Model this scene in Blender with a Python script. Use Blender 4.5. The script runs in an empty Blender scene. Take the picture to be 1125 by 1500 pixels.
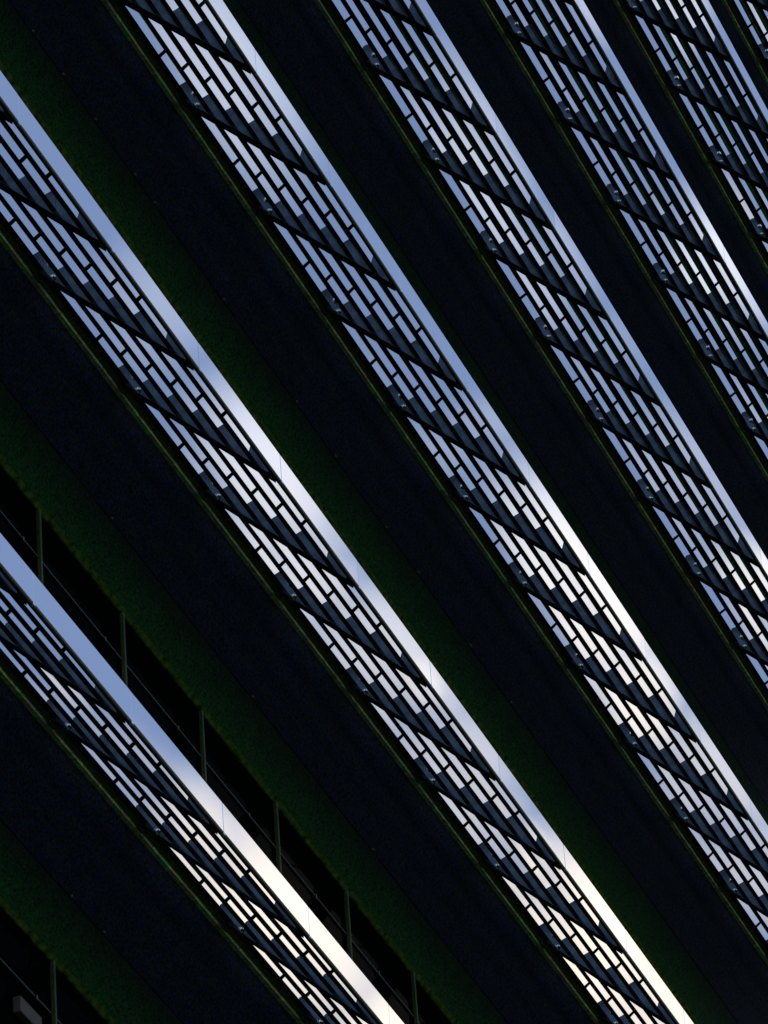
import bpy, bmesh, math, random
from mathutils import Matrix, Vector

SC = bpy.context.scene
COL = SC.collection
S = 1.5                      # metres per facade bay
Z0 = 16.21                   # height of storey line 0 above the lawn
H = 2.4728                   # storey height in bays
random.seed(7)

# ------------------------------------------------------------------ camera
RIGHT = Vector((0.36076494, -0.93063747, -0.06133962))
DOWN = Vector((0.50795714, 0.25121811, -0.82393507))
FWD = Vector((0.78219448, 0.26608899, 0.56335464))
cam_d = bpy.data.cameras.new('camera')
cam = bpy.data.objects.new('camera', cam_d); COL.objects.link(cam)
M = Matrix.Identity(4)
for r in range(3):
    M[r][0] = RIGHT[r]; M[r][1] = -DOWN[r]; M[r][2] = -FWD[r]
M[0][3] = -16.9335 * S; M[1][3] = -7.2781 * S; M[2][3] = -9.7423 * S + Z0
cam.matrix_world = M
cam_d.sensor_fit = 'HORIZONTAL'; cam_d.sensor_width = 36.0
cam_d.lens = 8013.8 / 1125.0 * 36.0
cam_d.clip_start = 0.1; cam_d.clip_end = 20000
SC.camera = cam

# ------------------------------------------------------------------ exposure
SC.view_settings.view_transform = 'Standard'
SC.view_settings.look = 'None'
SC.view_settings.exposure = 0.95
SC.view_settings.gamma = 1.0
SC.view_settings.use_curve_mapping = False

# ------------------------------------------------------------------ sky
SUN_EL, SUN_AZ = math.radians(9), math.radians(25)     # low, behind the building (+y)
SKY_STRENGTH = 0.15
world = bpy.data.worlds.new('World'); SC.world = world; world.use_nodes = True
wt = world.node_tree; wt.nodes.clear()
def wn(kind, **kw):
    n = wt.nodes.new(kind)
    for k, v in kw.items(): setattr(n, k, v)
    return n
def wl(a, b): wt.links.new(a, b)
def val(sock, v):
    if hasattr(v, 'is_linked'): wl(v, sock)
    else: sock.default_value = v
def math_n(op, a, b=0.0, clamp=False):
    n = wn('ShaderNodeMath', operation=op, use_clamp=clamp); val(n.inputs[0], a); val(n.inputs[1], b); return n.outputs[0]
def dot_n(v, w):
    n = wn('ShaderNodeVectorMath', operation='DOT_PRODUCT'); wl(v, n.inputs[0]); n.inputs[1].default_value = w; return n.outputs['Value']
out = wn('ShaderNodeOutputWorld'); bg = wn('ShaderNodeBackground'); wl(bg.outputs[0], out.inputs[0])
bg.inputs['Strength'].default_value = SKY_STRENGTH
sky = wn('ShaderNodeTexSky', sky_type='NISHITA', sun_disc=False, sun_elevation=SUN_EL, sun_rotation=SUN_AZ)
sky.altitude = 200; sky.air_density = 1.0; sky.dust_density = 0.6; sky.ozone_density = 2.0
tc = wn('ShaderNodeTexCoord'); D = tc.outputs['Generated']
# the cloud bank stands in the part of the sky opposite the facade; tangent-plane coordinates about its middle
E0 = Vector((FWD.x, -FWD.y, FWD.z)); E1 = Vector((RIGHT.x, -RIGHT.y, RIGHT.z)); E2 = Vector((DOWN.x, -DOWN.y, DOWN.z))
d0 = math_n('MAXIMUM', dot_n(D, E0), 0.05)
a = math_n('ADD', math_n('MULTIPLY', math_n('DIVIDE', dot_n(D, E1), d0), 8.0138), 0.5625)
b = math_n('ADD', math_n('MULTIPLY', math_n('DIVIDE', dot_n(D, E2), d0), 8.0138), 0.75)
cmb = wn('ShaderNodeCombineXYZ'); wl(a, cmb.inputs[0]); wl(b, cmb.inputs[1])
nz = wn('ShaderNodeTexNoise'); nz.inputs['Scale'].default_value = 4.0; nz.inputs['Detail'].default_value = 5; nz.inputs['Roughness'].default_value = 0.55
wl(cmb.outputs[0], nz.inputs['Vector'])
sb = wn('ShaderNodeVectorMath', operation='SUBTRACT'); wl(nz.outputs['Color'], sb.inputs[0]); sb.inputs[1].default_value = (.5, .5, .5)
sc_ = wn('ShaderNodeVectorMath', operation='SCALE'); wl(sb.outputs[0], sc_.inputs[0]); sc_.inputs['Scale'].default_value = 0.10
uv = wn('ShaderNodeVectorMath', operation='ADD'); wl(cmb.outputs[0], uv.inputs[0]); wl(sc_.outputs[0], uv.inputs[1])
UV = uv.outputs[0]
def blob(cx, cy, rx, ry, rot, amp):
    m = wn('ShaderNodeMapping', vector_type='TEXTURE'); wl(UV, m.inputs['Vector'])
    m.inputs['Location'].default_value = (cx, cy, 0); m.inputs['Rotation'].default_value = (0, 0, math.radians(rot)); m.inputs['Scale'].default_value = (rx, ry, 1)
    ln = wn('ShaderNodeVectorMath', operation='LENGTH'); 
    sx = wn('ShaderNodeVectorMath', operation='MULTIPLY'); wl(m.outputs[0], sx.inputs[0]); sx.inputs[1].default_value = (1, 1, 0); wl(sx.outputs[0], ln.inputs[0])
    mr = wn('ShaderNodeMapRange', interpolation_type='SMOOTHSTEP'); wl(ln.outputs['Value'], mr.inputs['Value'])
    mr.inputs['From Min'].default_value = 1.45; mr.inputs['From Max'].default_value = 0.2
    mr.inputs['To Min'].default_value = 0; mr.inputs['To Max'].default_value = amp
    return mr.outputs[0]
BLOBS = [  # centre, radii, tilt in degrees, density
    (.40, .70, .10, .15, -25, .80), (.57, .97, .16, .09, 40, .60), (.41, .84, .12, .08, 30, .75), (.61, 1.01, .05, .06, 0, .85), (.25, .44, .1, .1, 0, .25), (.70, 1.10, .11, .08, 30, .4),
    (.71, .27, .07, .17, -20, .6), (.78, .40, .07, .10, -10, .45),
    (1.06, .39, .07, .12, -20, .85), (.985, .43, .05, .05, 0, .7),
    (.85, .86, .12, .20, -25, 1.0), (.93, 1.02, .07, .11, -10, 1.0),
    (1.12, .87, .06, .10, -20, 1.0),
    (.88, 1.37, .15, .17, -30, 1.0), (.79, 1.25, .05, .06, 0, .9), (.98, 1.48, .1, .12, -20, .9),
    (.43, 1.34, .17, .20, -35, .95), (.62, 1.55, .2, .16, -20, 1.0), (.28, 1.24, .10, .10, 0, .7),
    (.04, 1.01, .08, .05, 40, .5), (.32, .10, .13, .20, -20, .55), (.90, .01, .09, .06, 0, .5), (.98, .02, .05, .07, 0, .7),
    (.70, .62, .30, .05, -30, .18), (1.02, .70, .12, .06, 10, .22), (1.04, 1.13, .13, .10, 20, .45), (.68, 1.17, .16, .09, 35, .45), (1.10, 1.28, .12, .10, 0, .35), (1.0, .70, .2, .1, 10, .25), (.2, 1.15, .15, .06, 40, .25),
]
acc = None
for q in BLOBS:
    o = blob(*q); acc = o if acc is None else math_n('MAXIMUM', acc, o)
nz2 = wn('ShaderNodeTexNoise'); nz2.inputs['Scale'].default_value = 7.0; nz2.inputs['Detail'].default_value = 6; wl(UV, nz2.inputs['Vector'])
acc = math_n('MULTIPLY', acc, math_n('ADD', math_n('MULTIPLY', nz2.outputs['Fac'], 0.3), 0.83), clamp=True)
bank = wn('ShaderNodeMapRange', interpolation_type='SMOOTHSTEP'); wl(dot_n(D, E0), bank.inputs['Value']); bank.inputs['From Min'].default_value = .91; bank.inputs['From Max'].default_value = .95
# loose cloud over the rest of the sky
nz3 = wn('ShaderNodeTexNoise'); nz3.inputs['Scale'].default_value = 3.2; nz3.inputs['Detail'].default_value = 7; wl(D, nz3.inputs['Vector'])
rest = wn('ShaderNodeMapRange', interpolation_type='SMOOTHSTEP'); wl(nz3.outputs['Fac'], rest.inputs['Value']); rest.inputs['From Min'].default_value = .52; rest.inputs['From Max'].default_value = .72; rest.inputs['To Max'].default_value = .7
inv = math_n('SUBTRACT', 1.0, bank.outputs[0])
dens = math_n('ADD', math_n('MULTIPLY', acc, bank.outputs[0]), math_n('MULTIPLY', rest.outputs[0], inv), clamp=True)
# cloud colour: cool white, creamier low down
warm = wn('ShaderNodeMapRange'); wl(b, warm.inputs['Value']); warm.inputs['From Min'].default_value = .5; warm.inputs['From Max'].default_value = 1.35
cc = wn('ShaderNodeMixRGB'); wl(warm.outputs[0], cc.inputs[0])
CLOUD_COOL = (3.8, 3.85, 4.1, 1); CLOUD_WARM = (5.4, 4.65, 3.75, 1)
cc.inputs[1].default_value = CLOUD_COOL; cc.inputs[2].default_value = CLOUD_WARM
# thin lavender veil of high cirrus everywhere
vl = wn('ShaderNodeMixRGB'); vl.inputs[0].default_value = .52; wl(sky.outputs[0], vl.inputs[1]); vl.inputs[2].default_value = (1.12, 1.34, 2.2, 1)
mx = wn('ShaderNodeMixRGB'); wl(dens, mx.inputs[0]); wl(vl.outputs[0], mx.inputs[1]); wl(cc.outputs[0], mx.inputs[2])
wl(mx.outputs[0], bg.inputs['Color'])

# ------------------------------------------------------------------ sun (behind the building)
sd = bpy.data.lights.new('sun', 'SUN'); sd.energy = 2.0; sd.angle = math.radians(0.5); sd.color = (1, .86, .7)
sun = bpy.data.objects.new('sun', sd); COL.objects.link(sun)
sdir = Vector((math.sin(SUN_AZ) * math.cos(SUN_EL), math.cos(SUN_AZ) * math.cos(SUN_EL), math.sin(SUN_EL)))
sun.rotation_euler = (-sdir).to_track_quat('-Z', 'Y').to_euler()
sun.location = (0, 60, 80)

# ------------------------------------------------------------------ materials
def mat(name, col, rough=.5, metal=0.0, spec=.5, noise=None, streak=None, bump=None):
    m = bpy.data.materials.new(name); m.use_nodes = True
    nt = m.node_tree; p = nt.nodes['Principled BSDF']
    p.inputs['Base Color'].default_value = (*col, 1); p.inputs['Roughness'].default_value = rough
    p.inputs['Metallic'].default_value = metal; p.inputs['Specular IOR Level'].default_value = spec
    tcn = nt.nodes.new('ShaderNodeTexCoord')
    if noise:       # (scale, detail, low, high): mottled colour, multiplied
        s, dt, lo, hi = noise
        n = nt.nodes.new('ShaderNodeTexNoise'); n.inputs['Scale'].default_value = s; n.inputs['Detail'].default_value = dt
        nt.links.new(tcn.outputs['Object'], n.inputs['Vector'])
        r = nt.nodes.new('ShaderNodeMapRange'); r.inputs['From Min'].default_value = .3; r.inputs['From Max'].default_value = .7
        r.inputs['To Min'].default_value = lo; r.inputs['To Max'].default_value = hi; nt.links.new(n.outputs['Fac'], r.inputs['Value'])
        v = nt.nodes.new('ShaderNodeVectorMath'); v.operation = 'SCALE'; v.inputs[0].default_value = col; nt.links.new(r.outputs[0], v.inputs['Scale'])
        nt.links.new(v.outputs[0], p.inputs['Base Color'])
    if streak:      # brushed finish: fine upright streaks in the roughness
        mp = nt.nodes.new('ShaderNodeMapping'); mp.inputs['Scale'].default_value = (160, 4, 2); nt.links.new(tcn.outputs['Object'], mp.inputs['Vector'])
        n = nt.nodes.new('ShaderNodeTexNoise'); n.inputs['Scale'].default_value = 1.0; n.inputs['Detail'].default_value = 3; nt.links.new(mp.outputs[0], n.inputs['Vector'])
        r = nt.nodes.new('ShaderNodeMapRange'); r.inputs['To Min'].default_value = rough * .8; r.inputs['To Max'].default_value = rough * 1.25
        nt.links.new(n.outputs['Fac'], r.inputs['Value']); nt.links.new(r.outputs[0], p.inputs['Roughness'])
        r2 = nt.nodes.new('ShaderNodeMapRange'); r2.inputs['To Min'].default_value = .96; r2.inputs['To Max'].default_value = 1.03; nt.links.new(n.outputs['Fac'], r2.inputs['Value'])
        v = nt.nodes.new('ShaderNodeVectorMath'); v.operation = 'SCALE'; v.inputs[0].default_value = col; nt.links.new(r2.outputs[0], v.inputs['Scale'])
        nt.links.new(v.outputs[0], p.inputs['Base Color'])
    if bump:
        n = nt.nodes.new('ShaderNodeTexNoise'); n.inputs['Scale'].default_value = bump[0]; n.inputs['Detail'].default_value = 3
        nt.links.new(tcn.outputs['Object'], n.inputs['Vector'])
        bp = nt.nodes.new('ShaderNodeBump'); bp.inputs['Strength'].default_value = bump[1]; bp.inputs['Distance'].default_value = .004
        nt.links.new(n.outputs['Fac'], bp.inputs['Height']); nt.links.new(bp.outputs[0], p.inputs['Normal'])
    return m
MIRROR = mat('polished anodised aluminium', (.76, .80, .88), .014, 1.0, streak=True)
BLADE = mat('polished blade aluminium', (.64, .68, .75), .028, 1.0, streak=True)
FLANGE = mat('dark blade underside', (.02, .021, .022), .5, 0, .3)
ARM = mat('blue grey coated steel', (.08, .105, .118), .17, .8, .5, noise=(7, 4, .6, 1.35))
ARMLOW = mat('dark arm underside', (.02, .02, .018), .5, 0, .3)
LIP = mat('brown edge lip', (.035, .027, .012), .5, 0, .25, noise=(30, 3, .6, 1.4))  # warm reflection of the ground put into the lip's brown
STEEL = mat('stainless steel', (.62, .66, .68), .25, 1.0)
BAR = mat('black spacer steel', (.004, .004, .005), .8, 0, .1)
HEAD = mat('mottled green window head', (.13, .19, .045), .8, 0, .1, noise=(14, 8, .15, 1.9))  # uneven mottled green for the head below the panel
TRIM = mat('weathered ochre trim', (.58, .59, .40), .7, 0, .2, noise=(25, 5, .5, 1.4))
NAVY = mat('dark navy soffit coating', (.0095, .0175, .036), .75, 0, .08)
def speckle(m, size, amount):      # coarse sprayed coating: fine coloured grain
    nt = m.node_tree; p = nt.nodes['Principled BSDF']; src = p.inputs['Base Color']
    t = nt.nodes.new('ShaderNodeTexCoord'); n = nt.nodes.new('ShaderNodeTexNoise'); n.inputs['Scale'].default_value = size; n.inputs['Detail'].default_value = 1.5
    nt.links.new(t.outputs['Object'], n.inputs['Vector'])
    k = nt.nodes.new('ShaderNodeVectorMath'); k.operation = 'MULTIPLY_ADD'; nt.links.new(n.outputs['Color'], k.inputs[0])
    k.inputs[1].default_value = (amount,) * 3; k.inputs[2].default_value = (1 - amount * .5,) * 3
    c = nt.nodes.new('ShaderNodeVectorMath'); c.operation = 'MAXIMUM'; nt.links.new(k.outputs[0], c.inputs[0]); c.inputs[1].default_value = (.05, .05, .05)
    x = nt.nodes.new('ShaderNodeVectorMath'); x.operation = 'MULTIPLY'; nt.links.new(c.outputs[0], x.inputs[0])
    if src.is_linked: nt.links.new(src.links[0].from_socket, x.inputs[1])
    else: x.inputs[1].default_value = src.default_value[:3]
    nt.links.new(x.outputs[0], src)
speckle(NAVY, 50, 8.0)
GLASS = mat('dark window glass', (.002, .0025, .003), .03, 0, .5)
GLASS.node_tree.nodes['Principled BSDF'].inputs['IOR'].default_value = 1.02
GLASS.node_tree.nodes['Principled BSDF'].inputs['Specular IOR Level'].default_value = .2
POST = mat('green coated post', (.085, .12, .045), .5, 0, .3, noise=(40, 3, .7, 1.3))
SLAB = mat('mossy concrete slab', (.11, .15, .06), .85, 0, .2, noise=(20, 5, .6, 1.3))
CORE = mat('dark building core', (.03, .03, .03), .9, 0, .2, noise=(3, 4, .8, 1.2))
LAWN = mat('lawn', (.05, .10, .025), .95, 0, .1, noise=(.6, 6, .5, 1.4))
BOXM = mat('brown grey painted box', (.13, .11, .10), .7, 0, .3, noise=(12, 3, .85, 1.15))

def green_panel():  # green glow from below painted into the colour, strongest along the lower edge
    m = bpy.data.materials.new('soffit panel with painted green glow'); m.use_nodes = True
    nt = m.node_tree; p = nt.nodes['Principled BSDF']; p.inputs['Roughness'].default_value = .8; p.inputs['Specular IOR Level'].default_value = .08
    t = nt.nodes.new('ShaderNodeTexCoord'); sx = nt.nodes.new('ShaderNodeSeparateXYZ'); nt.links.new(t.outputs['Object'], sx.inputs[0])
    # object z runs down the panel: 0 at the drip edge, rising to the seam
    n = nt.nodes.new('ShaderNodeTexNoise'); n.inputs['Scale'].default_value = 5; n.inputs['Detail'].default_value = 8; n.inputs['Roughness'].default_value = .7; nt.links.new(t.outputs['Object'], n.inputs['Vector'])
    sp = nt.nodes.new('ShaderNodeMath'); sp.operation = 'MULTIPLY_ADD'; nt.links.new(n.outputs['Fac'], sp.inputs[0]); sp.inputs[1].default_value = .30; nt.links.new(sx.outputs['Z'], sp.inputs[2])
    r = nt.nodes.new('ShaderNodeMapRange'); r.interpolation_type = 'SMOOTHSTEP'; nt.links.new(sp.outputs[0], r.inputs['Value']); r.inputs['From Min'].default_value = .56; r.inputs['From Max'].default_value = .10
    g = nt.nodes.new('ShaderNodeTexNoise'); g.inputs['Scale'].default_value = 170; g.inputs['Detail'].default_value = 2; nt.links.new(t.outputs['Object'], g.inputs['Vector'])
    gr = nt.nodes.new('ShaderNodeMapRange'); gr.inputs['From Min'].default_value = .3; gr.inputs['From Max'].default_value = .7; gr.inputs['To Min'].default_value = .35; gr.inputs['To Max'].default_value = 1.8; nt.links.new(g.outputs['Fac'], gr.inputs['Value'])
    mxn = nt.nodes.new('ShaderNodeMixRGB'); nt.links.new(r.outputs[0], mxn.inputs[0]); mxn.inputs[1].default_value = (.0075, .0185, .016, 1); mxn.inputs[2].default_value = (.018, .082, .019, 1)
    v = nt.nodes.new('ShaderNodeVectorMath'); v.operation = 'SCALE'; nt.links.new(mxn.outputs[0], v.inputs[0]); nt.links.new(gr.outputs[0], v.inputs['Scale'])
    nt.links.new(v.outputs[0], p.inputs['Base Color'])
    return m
REFLECTION = mat('grey reflection strip', (.06, .075, .075), .5, .3, .4, noise=(20, 3, .5, 1.5))  # colour of the made-up strip that imitates a reflection
BOLT = mat('zinc bolt', (.8, .84, .86), .3, 1.0)
STUD = mat('weathered fixing', (.22, .20, .14), .6, .3, .3)
speckle(TRIM, 6, 1.6)
GREENGLOW = green_panel(); speckle(GREENGLOW, 50, 4.0)

# ------------------------------------------------------------------ helpers
def tag(o, label=None, cat=None, group=None, kind=None):
    if label: o['label'] = label
    if cat: o['category'] = cat
    if group: o['group'] = group
    if kind: o['kind'] = kind
    return o
def empty(name, loc=(0, 0, 0)):
    o = bpy.data.objects.new(name, None); COL.objects.link(o); o.location = loc; o.empty_display_size = .3; return o
def link(name, me, parent=None, loc=(0, 0, 0), rot=(0, 0, 0)):
    o = bpy.data.objects.new(name, me); COL.objects.link(o); o.location = loc; o.rotation_euler = rot
    if parent: o.parent = parent
    return o
def prism(name, prof, x0, x1, mats, face_mat=None, bevel=0.0, origin=(0, 0)):
    """extrude a (y, z) outline (in bays) along x; face_mat(i) gives the slot of the side made from edge i"""
    bm = bmesh.new()
    A = [bm.verts.new((x0 * S, (y - origin[0]) * S, (z - origin[1]) * S)) for y, z in prof]
    B = [bm.verts.new((x1 * S, (y - origin[0]) * S, (z - origin[1]) * S)) for y, z in prof]
    n = len(prof)
    for i in range(n):
        f = bm.faces.new((A[i], A[(i + 1) % n], B[(i + 1) % n], B[i])); f.material_index = face_mat(i) if face_mat else 0
    e = face_mat(-1) if face_mat else 0
    f = bm.faces.new(A[::-1]); f.material_index = e
    f = bm.faces.new(B); f.material_index = e
    bmesh.ops.recalc_face_normals(bm, faces=bm.faces)
    if bevel:
        bmesh.ops.bevel(bm, geom=list(bm.edges), offset=bevel * S, segments=1, affect='EDGES', profile=.5)
    me = bpy.data.meshes.new(name); bm.to_mesh(me); bm.free()
    for m in mats: me.materials.append(m)
    return me
def box(name, x0, x1, y0, y1, z0, z1, m, bevel=0.0, origin=(0, 0)):
    return prism(name, [(y0, z0), (y0, z1), (y1, z1), (y1, z0)], x0, x1, [m], None, bevel, origin)
def dome(name, r, depth, m):
    """bolt head on a washer, axis along -x"""
    bm = bmesh.new(); seg = 20; rings = []
    prof = [(1.0, 0), (1.0, .25), (.72, .32), (.70, .62), (.52, .9), (.22, 1.0)]
    for rr, d in prof:
        rings.append([bm.verts.new((-d * depth * S, math.cos(2 * math.pi * i / seg) * rr * r * S, math.sin(2 * math.pi * i / seg) * rr * r * S)) for i in range(seg)])
    for a_, b_ in zip(rings, rings[1:]):
        for i in range(seg): bm.faces.new((a_[i], a_[(i + 1) % seg], b_[(i + 1) % seg], b_[i]))
    bm.faces.new(rings[-1]); bm.faces.new(rings[0][::-1])
    bmesh.ops.recalc_face_normals(bm, faces=bm.faces)
    me = bpy.data.meshes.new(name); bm.to_mesh(me); bm.free(); me.materials.append(m)
    for p_ in me.polygons: p_.use_smooth = True
    return me

# ------------------------------------------------------------------ setting
g = box('ground', -3000, 3000, -3000, 3000, -1, 0, LAWN)
tag(link('ground', g), kind='structure')

# ------------------------------------------------------------------ the tower
XA, XB = -12.0, 34.0
tower = empty('office_tower', (0, 1.2 * S, 0))
tag(tower, 'dark office tower whose navy and green overhangs run between the sunshades', 'building')
def tpart(name, me, x=0, y=0, z=0, parent=None):
    p = parent or tower
    o = link(name, me, p)
    o.location = (x * S, y * S - (1.2 * S if p is tower else 0), z * S + (Z0 if p is tower else 0))
    return o
BY, BZ = .791, .7365          # outer top edge of the leaning overhang
GY, GZ = 1.178, .1208         # its inner lower edge, above the windows
SEAM = .646
ly, lz = GY - BY, GZ - BZ
ln = math.hypot(ly, lz); ny, nz_ = -lz / ln, ly / ln    # pointing inward and up
def on(s, off=0): return (BY + ly * s + ny * off, BZ + lz * s + nz_ * off)
me_up = prism('overhang_panel', [on(.012), on(SEAM - .003), on(SEAM - .003, .03), on(.012, .03)], XA, XB, [NAVY], None, 0, on(0))
me_lo = prism('lower_panel', [on(SEAM + .003), on(.985), on(.985, .03), on(SEAM + .003, .03)], XA, XB, [GREENGLOW], None, 0, (GY, GZ))
me_back = prism('panel_backing', [on(.0, .035), on(1.0, .035), on(1.0, .09), on(.0, .09)], XA, XB, [CORE], None, 0, on(0))
me_trim = box('edge_trim', XA, XB, BY - .016, BY + .030, BZ - .016, BZ + .016, TRIM, .003, (BY, BZ))
me_slab = box('floor_slab', XA, XB, .748, 3.2, .7395 + .0, .93, SLAB, 0, (.748, .7395))
me_head = prism('window_head', [on(.988, -.006), (GY + .012, GZ - .012), (GY + .05, GZ - .012), on(.988, .05)], XA, XB, [HEAD], None, 0, (GY, GZ))
me_pane = box('window_glass', XA, XB, 1.200, 1.215, -1.55, GZ - .002, GLASS, 0, (1.2, GZ))
me_post = box('mullion', -.009, .009, 1.176, 1.199, -1.55, GZ - .013, POST, .003, (1.176, GZ))
me_spand = box('spandrel_wall', XA, XB, 1.19, 1.30, .931, .931 + .03, SLAB, 0, (1.19, .93))
me_stud = dome('fixing_stud', .007, .012, STUD)
me_refl_strip = box('reflection_strip', XA, XB, 1.1905, 1.1985, -.176, -.166, REFLECTION, .001, (1.19, -.171))  # made-up strip standing for the sunshade's reflection in the window glass
me_refl_mark = box('reflection_mark', -.006, .006, 1.185, 1.1904, -.186, -.162, STUD, .001, (1.187, -.171))  # made-up marks standing for the reflected fixings on that strip
me_foot = box('bracket_foot', -.07, .0, .752, .775, .722, .7385, STEEL, .003, (.75, .74))
dots = {3: [2.615, 2.992, 3.394, 3.904, 4.166, 5.108, 6.152, 6.737, 7.518, 8.036, 8.9, 9.6], 2: [3.4, 5.2, 6.9], 1: [2.74, 3.1, 4.6]}
R0, R1 = -1, 9
for r in range(R0, R1 + 1):
    zr = r * H
    op = tpart('overhang_panel', me_up, 0, BY, BZ + zr)
    lo = tpart('lower_panel', me_lo, 0, GY, GZ + zr, None); lo['label'] = 'lower panel of the overhang with a painted green glow'
    tpart('panel_backing', me_back, 0, BY, BZ + zr)
    tpart('edge_trim', me_trim, 0, BY, BZ + zr)
    tpart('floor_slab', me_slab, 0, .748, .7395 + zr)
    hd = tpart('window_head', me_head, 0, GY, GZ + zr)
    pn = tpart('window_glass', me_pane, 0, 1.2, GZ + zr)
    if r <= 3:
        tpart('reflection_strip', me_refl_strip, 0, 1.19, -.171 + zr)
        for x in (1.70, 2.668, 3.632, 4.537, 5.466, 6.386, 7.3): tpart('reflection_mark', me_refl_mark, x, 1.187, -.171 + zr)
        for k in range(-2, 11):
            tpart('mullion', me_post, k - .145, 1.176, GZ + zr)
    for x in dots.get(r, []):
        y, z = on(SEAM - .012)
        o = tpart('fixing_stud', me_stud, x, y, z + zr)
        o.rotation_euler = Vector((-1, 0, 0)).rotation_difference(Vector((0, -ny, -nz_))).to_euler()
tpart('building_core', box('building_core', XA, XB, 1.6, 12, -10.5, 9.6 * H, CORE, 0, (1.6, 0)), 0, 1.6, 0)
tpart('wall_box', box('wall_box', 2.40, 2.63, 1.150, 1.190, -.385, -.305, BOXM, .004, (1.15, 0)), 0, 1.15, H)

# ------------------------------------------------------------------ sunshades
PY, PZ = .1231, .1275         # step from blade to blade, outward and down
LY, LZ = .7116, .7347         # foot of the innermost blade
def zl(y): return LZ + (y - LY) * PZ / PY
AX0, AX1 = -.105, -.014          # arm faces relative to the joint
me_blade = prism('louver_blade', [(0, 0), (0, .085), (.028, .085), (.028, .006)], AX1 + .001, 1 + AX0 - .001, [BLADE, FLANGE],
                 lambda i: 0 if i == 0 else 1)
bl = Vector((-.085, .066)).normalized(); bn = Vector((bl.y, -bl.x)) * .004
me_tab = prism('spacer_bar', [(-.0008, -.002), (-.085, .0645), (-.085 - bn.x, .0645 - bn.y), (-.0008, .004)], .503, .527, [BAR])
y_in, y_out = .744, .0225
# toothed arm: straight lower edge, one shallow tooth over each blade
arm_prof = [(y_in, zl(y_in) - .039), (y_in, LZ + .122)]
for i in range(6):
    y, z = LY - i * PY, LZ - i * PZ
    arm_prof += [(y, z + .120), (y - .055, z + .100), (y - .074, z + .030)]
arm_prof = arm_prof[:-2] + [(y_out + .03, zl(y_out) + .06), (y_out, zl(y_out) + .05), (y_out, zl(y_out) - .039)]
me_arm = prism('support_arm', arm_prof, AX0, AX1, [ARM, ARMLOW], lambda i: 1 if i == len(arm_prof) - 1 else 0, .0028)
me_bolt = dome('bolt', .020, .016, BOLT)
me_fascia = prism('fascia_panel', [(0, 0), (0, .1494), (.018, .1494), (.018, 0)], .0015, .9985, [MIRROR], None, .0016)
lipc = [(.012 + .011 * math.cos(math.pi * (1 + i / 10)), -.002 + .011 * math.sin(math.pi * (1 + i / 10))) for i in range(11)]
me_lip = prism('edge_lip', [(.001, -.0005)] + lipc + [(.0232, -.0005)], .0015, .9985, [LIP])
for p_ in me_lip.polygons: p_.use_smooth = False
me_lug = box('joint_lug', -.010, .010, -.005, .010, -.017, -.004, STEEL, .002)

def sunshade(r, k0, k1, label):
    root = empty('louvred_sunshade', (k0 * S, 0, r * H * S + Z0))
    tag(root, label, 'sunshade', 'louvred sunshades across the tower facade')
    rnd = random.Random(100 + r)
    for k in range(k0, k1):
        x = (k - k0) * S
        tilt = math.radians(rnd.uniform(-.05, .05)); yaw = math.radians(rnd.uniform(-.04, .04))
        f = link('fascia_panel', me_fascia, root, (x, 0, 0), (tilt, 0, yaw))
        link('edge_lip', me_lip, f)
        link('joint_lug', me_lug, f)
        a_ = link('support_arm', me_arm, root, (x, 0, 0))
        link('bracket_foot', me_foot, a_, (-.03 * S, .75 * S, .74 * S))
        for y, z in ((.674, .752), (.670, .668)):
            link('bolt', me_bolt, a_, (AX0 * S, y * S, z * S))
        for i in range(6):
            t_ = math.radians(rnd.uniform(-.2, .2) + LEAN.get((r, i), 0)); w_ = math.radians(rnd.uniform(-.05, .05))
            bld = link('louver_blade', me_blade, root, (x, (LY - i * PY) * S, (LZ - i * PZ) * S), (t_, 0, w_))
            link('spacer_bar', me_tab, bld)
    return root
# the blades next to the wall lean outward on the upper storeys, a tilt added so they mirror sky
LEAN = {(3, 0): .3, (4, 0): 6.6, (5, 0): 7.3, (6, 0): 7.0, (7, 0): 6, (8, 0): 6, (6, 1): 2.5, (7, 1): 2.8, (8, 1): 3, (5, 1): .6}
ROWS = {
    0: (-3, 5, 'sunshade one storey below the lowest one in view'),
    1: (-3, 9, 'lowest sunshade in view, cutting the bottom left corner below the window posts'),
    2: (-3, 13, 'longest sunshade, from the left edge to the bottom right, second storey from the bottom'),
    3: (-1, 15, 'sunshade from the top left to the right edge, third storey from the bottom'),
    4: (1, 16, 'sunshade from the top middle to the right edge, fourth storey from the bottom'),
    5: (4, 18, 'sunshade in the upper right starting right of the top middle, fifth storey from the bottom'),
    6: (7, 20, 'narrow looking sunshade near the top right corner, second storey from the top'),
    7: (9, 21, 'topmost sunshade, only its louver ends showing in the top right corner'),
    8: (11, 22, 'sunshade one storey above the topmost one in view'),
}
for r, (k0, k1, lab) in ROWS.items(): sunshade(r, k0, k1, lab)
